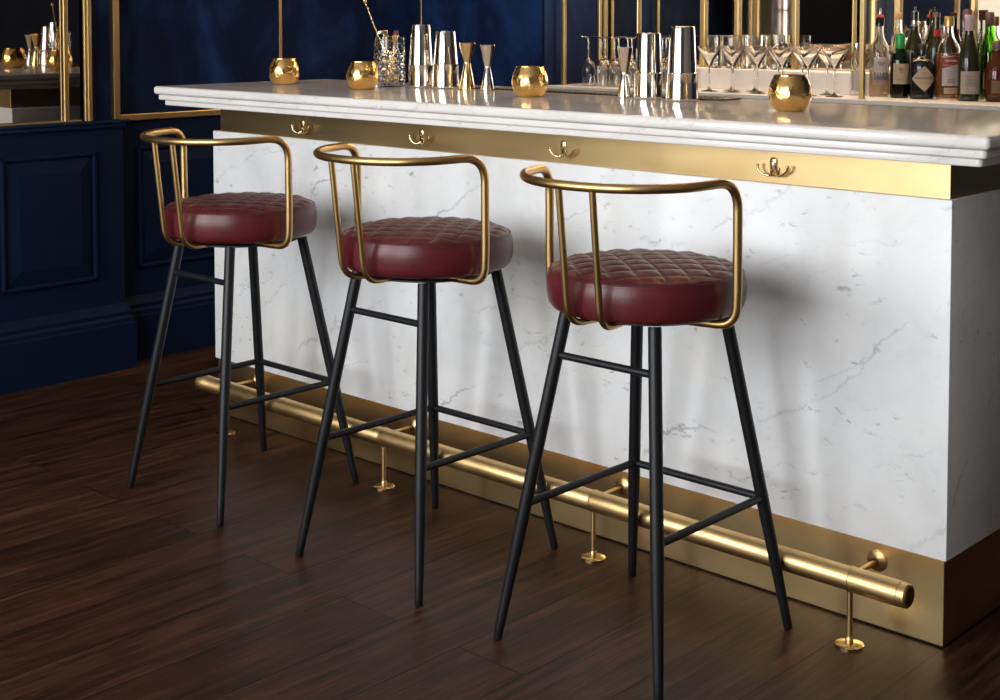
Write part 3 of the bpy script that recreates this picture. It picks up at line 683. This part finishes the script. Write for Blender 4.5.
# ---- glassware
def wine_glass(name):
    bm = bmesh.new()   # stands upside down on its rim, foot at the top
    pr = [(0.026, 0.0), (0.0305, 0.03), (0.032, 0.055), (0.028, 0.078), (0.016, 0.094), (0.005, 0.102), (0.0034, 0.115), (0.0032, 0.165), (0.005, 0.176), (0.020, 0.1805), (0.033, 0.1825), (0.033, 0.184), (0, 0.185)]
    inn = [(0, 0.1005), (0.014, 0.0925), (0.0265, 0.0775), (0.0305, 0.055), (0.029, 0.03), (0.0247, 0.0)]
    lathe(bm, pr, 24); lathe(bm, inn, 24); 
    a = [v for v in bm.verts]; bmesh.ops.remove_doubles(bm, verts=a, dist=1e-6)
    # close the rim
    ring1 = [v for v in bm.verts if abs(v.co.z) < 1e-6]
    ro = sorted([v for v in ring1 if math.hypot(v.co.x, v.co.y) > 0.0255], key=lambda v: math.atan2(v.co.y, v.co.x)); ri = sorted([v for v in ring1 if math.hypot(v.co.x, v.co.y) < 0.0255], key=lambda v: math.atan2(v.co.y, v.co.x))
    for k in range(len(ro)):
        j = (k+1) % len(ro); bm.faces.new((ro[k], ro[j], ri[j], ri[k]))
    for v in bm.verts:
        v.co.z *= 1.15
    return fin(name, bm, M['glass'], None, 50)
def martini_glass(name):
    bm = bmesh.new()
    pr = [(0, 0.0), (0.034, 0.0), (0.034, 0.0016), (0.012, 0.0045), (0.0042, 0.011), (0.0034, 0.03), (0.0034, 0.088), (0.0055, 0.097), (0.0505, 0.180), (0.0492, 0.1808), (0.0045, 0.1005), (0, 0.099)]
    lathe(bm, pr, 28); return fin(name, bm, M['glass'], None, 50)
def tumbler(name):
    bm = bmesh.new()
    pr = [(0, 0), (0.027, 0), (0.0285, 0.002), (0.031, 0.05), (0.0335, 0.115), (0.0325, 0.1155), (0.030, 0.05), (0.0272, 0.010), (0, 0.009)]
    lathe(bm, [(r_, z*1.18 if z > 0.02 else z) for r_, z in pr], 24); return fin(name, bm, M['glass'], None, 50)
def place(src, locs, label, cat, group):
    for i, l in enumerate(locs):
        o = src if i == 0 else src.copy()
        if i: COL.objects.link(o)
        o.location = l; tag(o, label, cat, group)
wl = [(-2.560 + 0.072*k, 1.91, ZS) for k in range(7)] + [(-2.525 + 0.072*k, 1.985, ZS) for k in range(7)]
place(wine_glass('wine_glass'), wl, 'clear wine glass standing upside down on the back bar behind the right shakers', 'wine glass', 'upturned wine glasses')
mls = [(-1.905 + 0.112*k, 1.87, ZS) for k in range(6)] + [(-1.862 + 0.108*k, 1.965, ZS) for k in range(5)]
place(martini_glass('martini_glass'), mls, 'clear stemmed martini glass on the back bar in front of the white riser', 'martini glass', 'martini glasses on the back bar')
tl = [(-2.03 + 0.073*k, 2.09, ZS+0.084) for k in range(5)]
place(tumbler('tumbler'), tl, 'clear straight tumbler standing on the white riser behind the stemmed glasses', 'tumbler', 'tumblers on the riser')

# ---- bottles
def label_patch(bm, r, a0, a1, z0, z1, off=0.0008, n=10):
    a0, a1 = R(a0), R(a1)
    lo = [bm.verts.new(((r+off)*cos(a0+(a1-a0)*k/n), (r+off)*sin(a0+(a1-a0)*k/n), z0)) for k in range(n+1)]
    hi = [bm.verts.new(((r+off)*cos(a0+(a1-a0)*k/n), (r+off)*sin(a0+(a1-a0)*k/n), z1)) for k in range(n+1)]
    for k in range(n): bm.faces.new((lo[k], lo[k+1], hi[k+1], hi[k]))
    r2 = bmesh.ops.solidify(bm, geom=bm.faces[:], thickness=-0.0004)
def bottle(label, x, y, prof, mat, glassy=False, liquid=None, fill=0.6, wall=0.0025):
    """prof: outer (r, z) from base to mouth"""
    t = thing('liquor_bottle', label, 'bottle', (x, y, ZS), R(FACE), 'bottles on the back bar')
    pts = [Vector((r, 0, z)) for r, z in prof]; sm = [(p.x, p.z) for p in fillet(pts, 0.016, 5)]
    sm = [(0, 0.001), (max(0.001, sm[0][0]-0.004), 0.0)] + sm
    bm = bmesh.new()
    if glassy:
        inner = [(max(0.0008, r-wall), z) for r, z in sm[3:]][::-1] + [(prof[0][0]-0.006, 0.006), (0, 0.007)]
        lathe(bm, sm + inner, 32)
    else: lathe(bm, sm + [(0, prof[-1][1])], 32)
    b = fin('glass_body', bm, mat, t, 50)
    if liquid:
        H_ = prof[-1][1]*fill; body = [(max(0.0008, r-wall+0.0004), z) for r, z in sm[3:] if z < H_]
        # radius where the liquid stops
        bm = bmesh.new(); lathe(bm, [(0, 0.0068), (prof[0][0]-0.0055, 0.0058)] + [p for p in body if p[1] > 0.008] + [(body[-1][0], H_), (0, H_)], 32); fin('liquid', bm, liquid, t, 50)
    return t
FACE = -52.0     # local +x is turned towards the room so that labels face the guests
def cyl(t, name, prof, mat, seg=24): bm = bmesh.new(); lathe(bm, prof, seg); return fin(name, bm, mat, t, 45)
def patch(t, name, mat, r, a, z0, z1, off=0.0009, c=0):
    bm = bmesh.new(); label_patch(bm, r, c-a, c+a, z0, z1, off); return fin(name, bm, mat, t, 50)
def squiggle(parent, name, mat, r, a0, a1, z, amp, f, th=0.0006, ph=0):
    bm = bmesh.new(); n = 24; tube(bm, [((r)*cos(R(a0+(a1-a0)*k/n)), (r)*sin(R(a0+(a1-a0)*k/n)), z + amp*sin(f*k/n*2*pi+ph)) for k in range(n+1)], th, 5); return fin(name, bm, mat, parent, 60)
def curved_text(parent, name, body, size, mat, r, zc, squash=1.0):
    cu = bpy.data.curves.new(name, 'FONT'); cu.body = body; cu.size = size; cu.align_x = 'CENTER'; cu.align_y = 'CENTER'; cu.extrude = 0.0002
    o = bpy.data.objects.new(name, cu); COL.objects.link(o)
    dg = bpy.context.evaluated_depsgraph_get(); me = bpy.data.meshes.new_from_object(o.evaluated_get(dg)); bpy.data.objects.remove(o)
    for v in me.vertices:
        a = v.co.x*squash/r; v.co = Vector(((r+0.0003+v.co.z)*cos(a), (r+0.0003+v.co.z)*sin(a), zc + v.co.y))
    me.materials.clear(); me.materials.append(mat); ob = bpy.data.objects.new(name, me); COL.objects.link(ob); ob.parent = parent; return ob
# 1 clear bottle with black pourer
b = bottle('clear bottle with black pourer and grey pictorial label, leftmost of the front bottles', -1.227, 1.990, [(0.034, 0.0), (0.0365, 0.012), (0.0365, 0.155), (0.030, 0.195), (0.0145, 0.222), (0.0135, 0.27)], M['glass'], True, M['pale_spirit'], 0.36)
cyl(b, 'pourer_collar', [(0, 0.262), (0.0155, 0.262), (0.0155, 0.292), (0.012, 0.296), (0, 0.296)], M['glass_black'])
cyl(b, 'red_ring', [(0, 0.296), (0.0125, 0.296), (0.013, 0.301), (0.010, 0.306), (0, 0.306)], M['cap_red'])
cyl(b, 'spout', [(0, 0.304), (0.0055, 0.304), (0.0055, 0.318), (0.003, 0.328), (0, 0.328)], M['silver'])
l_ = patch(b, 'label', M['label_white'], 0.0365, 42, 0.068, 0.148); l_['label'] = 'pale grey pictorial label'
patch(l_, 'print_band', M['label_blue'], 0.0365, 42, 0.064, 0.092, 0.0014)
curved_text(l_, 'lettering', 'MYT', 0.026, M['label_white'], 0.0385, 0.085, 0.8); squiggle(l_, 'drawing', M['ink_brown'], 0.0380, -16, 16, 0.124, 0.009, 2.5, 0.0016)
patch(b, 'lower_label', M['label_pink'], 0.0365, 42, 0.046, 0.064)
# 2 squat green bottle with green wax
b = bottle('squat green bottle with bright green wax top and cream label', -1.137, 1.975, [(0.032, 0.0), (0.0345, 0.010), (0.0345, 0.135), (0.030, 0.158), (0.0145, 0.182), (0.0125, 0.22)], M['glass_green'], True, glass('brown_spirit', (0.45, 0.2, 0.03)), 0.44)
cyl(b, 'wax_top', [(0.0145, 0.176), (0.0178, 0.184), (0.0170, 0.20), (0.0180, 0.222), (0.0140, 0.236), (0, 0.239)], M['wax_green'])
l_ = patch(b, 'label', M['label_cream'], 0.0345, 52, 0.052, 0.126)
squiggle(l_, 'emblem', M['ink_brown'], 0.0357, -16, 12, 0.106, 0.008, 3, 0.0009); squiggle(l_, 'emblem', M['ink_brown'], 0.0357, -12, 16, 0.098, 0.007, 2.5, 0.0007, 1); squiggle(l_, 'script_line', M['ink_brown'], 0.0357, -26, 8, 0.070, 0.0015, 6, 0.0006)
# 3 dark bottle behind with foil neck
b = bottle('dark olive bottle with silver neck foil behind the green wax bottle', -1.152, 2.115, [(0.034, 0.0), (0.037, 0.01), (0.037, 0.17), (0.030, 0.20), (0.014, 0.24), (0.012, 0.305)], M['glass_olive'])
cyl(b, 'neck_foil', [(0.0135, 0.262), (0.0138, 0.263), (0.0130, 0.282), (0.0125, 0.282)], M['silver']); cyl(b, 'pourer', [(0, 0.300), (0.013, 0.300), (0.013, 0.315), (0.005, 0.320), (0.004, 0.335), (0, 0.336)], M['glass_black'])
# bottle behind with cork, near the post
b = bottle('slim clear bottle with cork stopper standing behind the green wax bottle', -1.222, 2.125, [(0.024, 0.0), (0.026, 0.01), (0.026, 0.19), (0.022, 0.22), (0.012, 0.245), (0.0115, 0.29)], M['glass'], True)
cyl(b, 'cork_stopper', [(0, 0.286), (0.013, 0.286), (0.0135, 0.312), (0.012, 0.314), (0, 0.314)], M['cork'])
# clear short bottle left of number one, with white label
b = bottle('short clear bottle with plain white label tucked beside the brass post', -1.322, 1.995, [(0.024, 0.0), (0.026, 0.01), (0.026, 0.13), (0.020, 0.155), (0.012, 0.17), (0.0115, 0.185)], M['glass'], True)
patch(b, 'label', M['label_white'], 0.026, 60, 0.02, 0.095); cyl(b, 'cap', [(0, 0.183), (0.013, 0.183), (0.013, 0.197), (0, 0.198)], M['silver'])
# 4 black apothecary bottle with diamond label
b = bottle('short round black apothecary bottle with a large cream diamond label', -1.050, 1.975, [(0.040, 0.0), (0.0435, 0.010), (0.0435, 0.118), (0.038, 0.140), (0.016, 0.152), (0.0125, 0.16), (0.0125, 0.182)], M['glass_black'])
cyl(b, 'stopper', [(0, 0.178), (0.0145, 0.178), (0.0150, 0.183), (0.0150, 0.194), (0.013, 0.198), (0, 0.198)], M['black'])
bm = bmesh.new(); n = 16; rr = 0.0435; grid = []
for i in range(n+1):
    u = -1 + 2*i/n; hh = 0.045*(1-abs(u))**0.92 + 0.001; a = u*R(60)
    grid.append([bm.verts.new(((rr+0.0009)*cos(a), (rr+0.0009)*sin(a), 0.074 + hh*s)) for s in (-1, 0, 1)])
for p, q in zip(grid, grid[1:]):
    for k in (0, 1): bm.faces.new((p[k], q[k], q[k+1], p[k+1]))
bmesh.ops.solidify(bm, geom=bm.faces[:], thickness=-0.0004)
l_ = fin('label', bm, M['label_cream'], b, 50); l_['label'] = 'cream diamond shaped label with dark lettering'
curved_text(l_, 'lettering', "HENDRICK'S", 0.0125, M['ink'], 0.0446, 0.076, 0.98); squiggle(l_, 'script_line', M['ink_brown'], 0.0448, -20, 20, 0.060, 0.001, 7, 0.0005); squiggle(l_, 'emblem', M['ink_brown'], 0.0448, -9, 9, 0.095, 0.003, 2, 0.0005)
# 5 dark bottle with red
b = bottle('dark bottle with a red neck label seen behind the apothecary bottle', -1.068, 2.120, [(0.030, 0.0), (0.033, 0.01), (0.033, 0.18), (0.026, 0.21), (0.0135, 0.245), (0.0125, 0.30)], M['glass_olive'])
patch(b, 'neck_label', M['cap_red'], 0.0165, 40, 0.222, 0.250, 0.004); cyl(b, 'cap', [(0, 0.296), (0.0138, 0.296), (0.0138, 0.312), (0, 0.313)], M['cap_brown'])
# 6 whiskey bottle
b = bottle('amber whiskey bottle with gold cap and red banded white label', -0.961, 2.000, [(0.0395, 0.0), (0.0425, 0.010), (0.0425, 0.168), (0.036, 0.196), (0.016, 0.226), (0.0145, 0.27)], M['glass'], True, M['amber'], 0.62)
cyl(b, 'cap', [(0, 0.262), (0.0175, 0.262), (0.0178, 0.270), (0.0170, 0.296), (0.0155, 0.2985), (0, 0.2985)], M['cap_gold'])
l_ = patch(b, 'label', M['label_white'], 0.0425, 42, 0.050, 0.158); l_['label'] = 'white label with red slanted band'
bm = bmesh.new(); n = 10; lo = []; hi = []
for k in range(n+1):
    a = R(-42 + 84*k/n); lo.append(bm.verts.new((0.0439*cos(a), 0.0439*sin(a), 0.112 + 0.018*k/n))); hi.append(bm.verts.new((0.0439*cos(a), 0.0439*sin(a), 0.150 + 0.010*k/n)))
for k in range(n): bm.faces.new((lo[k], lo[k+1], hi[k+1], hi[k]))
bmesh.ops.solidify(bm, geom=bm.faces[:], thickness=-0.0003); band = fin('red_band', bm, M['label_red'], l_, 50)
squiggle(band, 'script', M['label_white'], 0.0445, -28, 28, 0.140, 0.0028, 4, 0.0009); squiggle(band, 'script', M['label_white'], 0.0445, -36, 36, 0.124, 0.0006, 1, 0.0005)
for kk, zz in enumerate((0.104, 0.094, 0.084)): squiggle(l_, 'script_line', M['ink_brown'], 0.0439, -24, 22-6*kk, zz, 0.0008, 5, 0.0005)
patch(l_, 'crest', M['label_pink'], 0.0425, 16, 0.060, 0.076, 0.0014)
patch(b, 'lower_label', M['label_cream'], 0.0425, 32, 0.022, 0.044)
# 7 clear bottle behind
b = bottle('clear bottle with brown cap standing between and behind the whiskey and wine bottles', -0.950, 2.125, [(0.028, 0.0), (0.030, 0.01), (0.030, 0.17), (0.026, 0.2), (0.0165, 0.22), (0.0155, 0.29)], M['glass'], True)
cyl(b, 'cap', [(0, 0.284), (0.017, 0.284), (0.017, 0.322), (0, 0.323)], M['cap_brown'])
# 8 burgundy wine bottle
b = bottle('dark wine bottle with lilac grey capsule and pale drawing label', -0.868, 1.965, [(0.035, 0.0), (0.0375, 0.010), (0.0375, 0.135), (0.034, 0.165), (0.017, 0.22), (0.0138, 0.25), (0.0138, 0.29)], M['glass_olive'])
cyl(b, 'capsule', [(0.0142, 0.248), (0.0148, 0.249), (0.0150, 0.276), (0.0165, 0.279), (0.0165, 0.302), (0.0150, 0.304), (0, 0.304)], M['cap_lilac'])
l_ = patch(b, 'label', M['label_grey'], 0.0375, 58, 0.026, 0.106)
for k in range(3): squiggle(l_, 'drawing', M['ink'], 0.0387, -34+6*k, 34-4*k, 0.056+0.010*k, 0.0045, 3+k, 0.0005, k)
squiggle(l_, 'script_line', M['ink'], 0.0387, -30, 24, 0.087, 0.0006, 8, 0.0006)
# 9 green wine bottle behind
b = bottle('bright green glass bottle with brown capsule right of the dark wine bottle', -0.852, 2.095, [(0.033, 0.0), (0.0355, 0.010), (0.0355, 0.16), (0.030, 0.195), (0.0165, 0.235), (0.0135, 0.29)], M['glass_lime'], True)
cyl(b, 'capsule', [(0.0140, 0.265), (0.0150, 0.266), (0.0150, 0.312), (0.0138, 0.314), (0, 0.314)], M['cap_brown'])
l_ = patch(b, 'label', M['label_pink'], 0.0355, 46, 0.040, 0.098); patch(l_, 'print_band', M['label_cream'], 0.0355, 46, 0.040, 0.076, 0.0014)
# 10 dark decanter at the frame edge
b = bottle('round shouldered dark amber decanter cut by the right edge of the photo', -0.780, 2.000, [(0.036, 0.0), (0.042, 0.012), (0.0425, 0.090), (0.038, 0.125), (0.018, 0.160), (0.0150, 0.185)], glass('dark_amber_glass', (0.20, 0.05, 0.02), 0.0, 1.45, 0.7), True)
cyl(b, 'stopper', [(0, 0.183), (0.0155, 0.183), (0.0185, 0.19), (0.0185, 0.205), (0.013, 0.213), (0, 0.214)], M['cap_brown'])
l_ = patch(b, 'label', M['ink_brown'], 0.0425, 40, 0.03, 0.075)

# ------------------------------------------------------------------ warm lamps above the frame: unseen pendants added to warm the bar top
def pendant(label, x, y, z, power, group='added lamps over the bar'):
    t = thing('added_pendant_lamp', label, 'lamp', (x, y, z), 0, group)
    bm = bmesh.new(); lathe(bm, [(0.11, 0), (0.108, 0.01), (0.06, 0.11), (0.02, 0.13), (0, 0.131), (0.018, 0.127), (0.057, 0.107), (0.105, 0.0)], 40); fin('lamp_shade', bm, M['brass_trim'], t, 50)
    bm = bmesh.new(); rod(bm, (0, 0, 0.13), (0, 0, ZC-z), 0.003, 8); fin('cable', bm, M['black'], t)
    e = NT('warm_bulb'); e.set(Base_Color=(1, 0.8, 0.55, 1)); e.b.inputs['Emission Color'].default_value = (1, 0.68, 0.36, 1); e.b.inputs['Emission Strength'].default_value = power
    bm = bmesh.new(); lathe(bm, [(0, 0.02), (0.02, 0.028), (0.028, 0.05), (0.02, 0.072), (0.012, 0.1), (0, 0.1)], 24); fin('bulb', bm, e.m, t, 60)
pendant('unseen brass lamp added above the left of the bar', -2.0, 0.25, 2.15, 60)
pendant('unseen brass lamp added above the right of the bar', -0.7, 0.25, 2.15, 60)
light('shelf_light', (-1.6, 1.98, 2.05), (0, 0, 0), 2.0, 0.16, 26, (1.0, 0.72, 0.48))
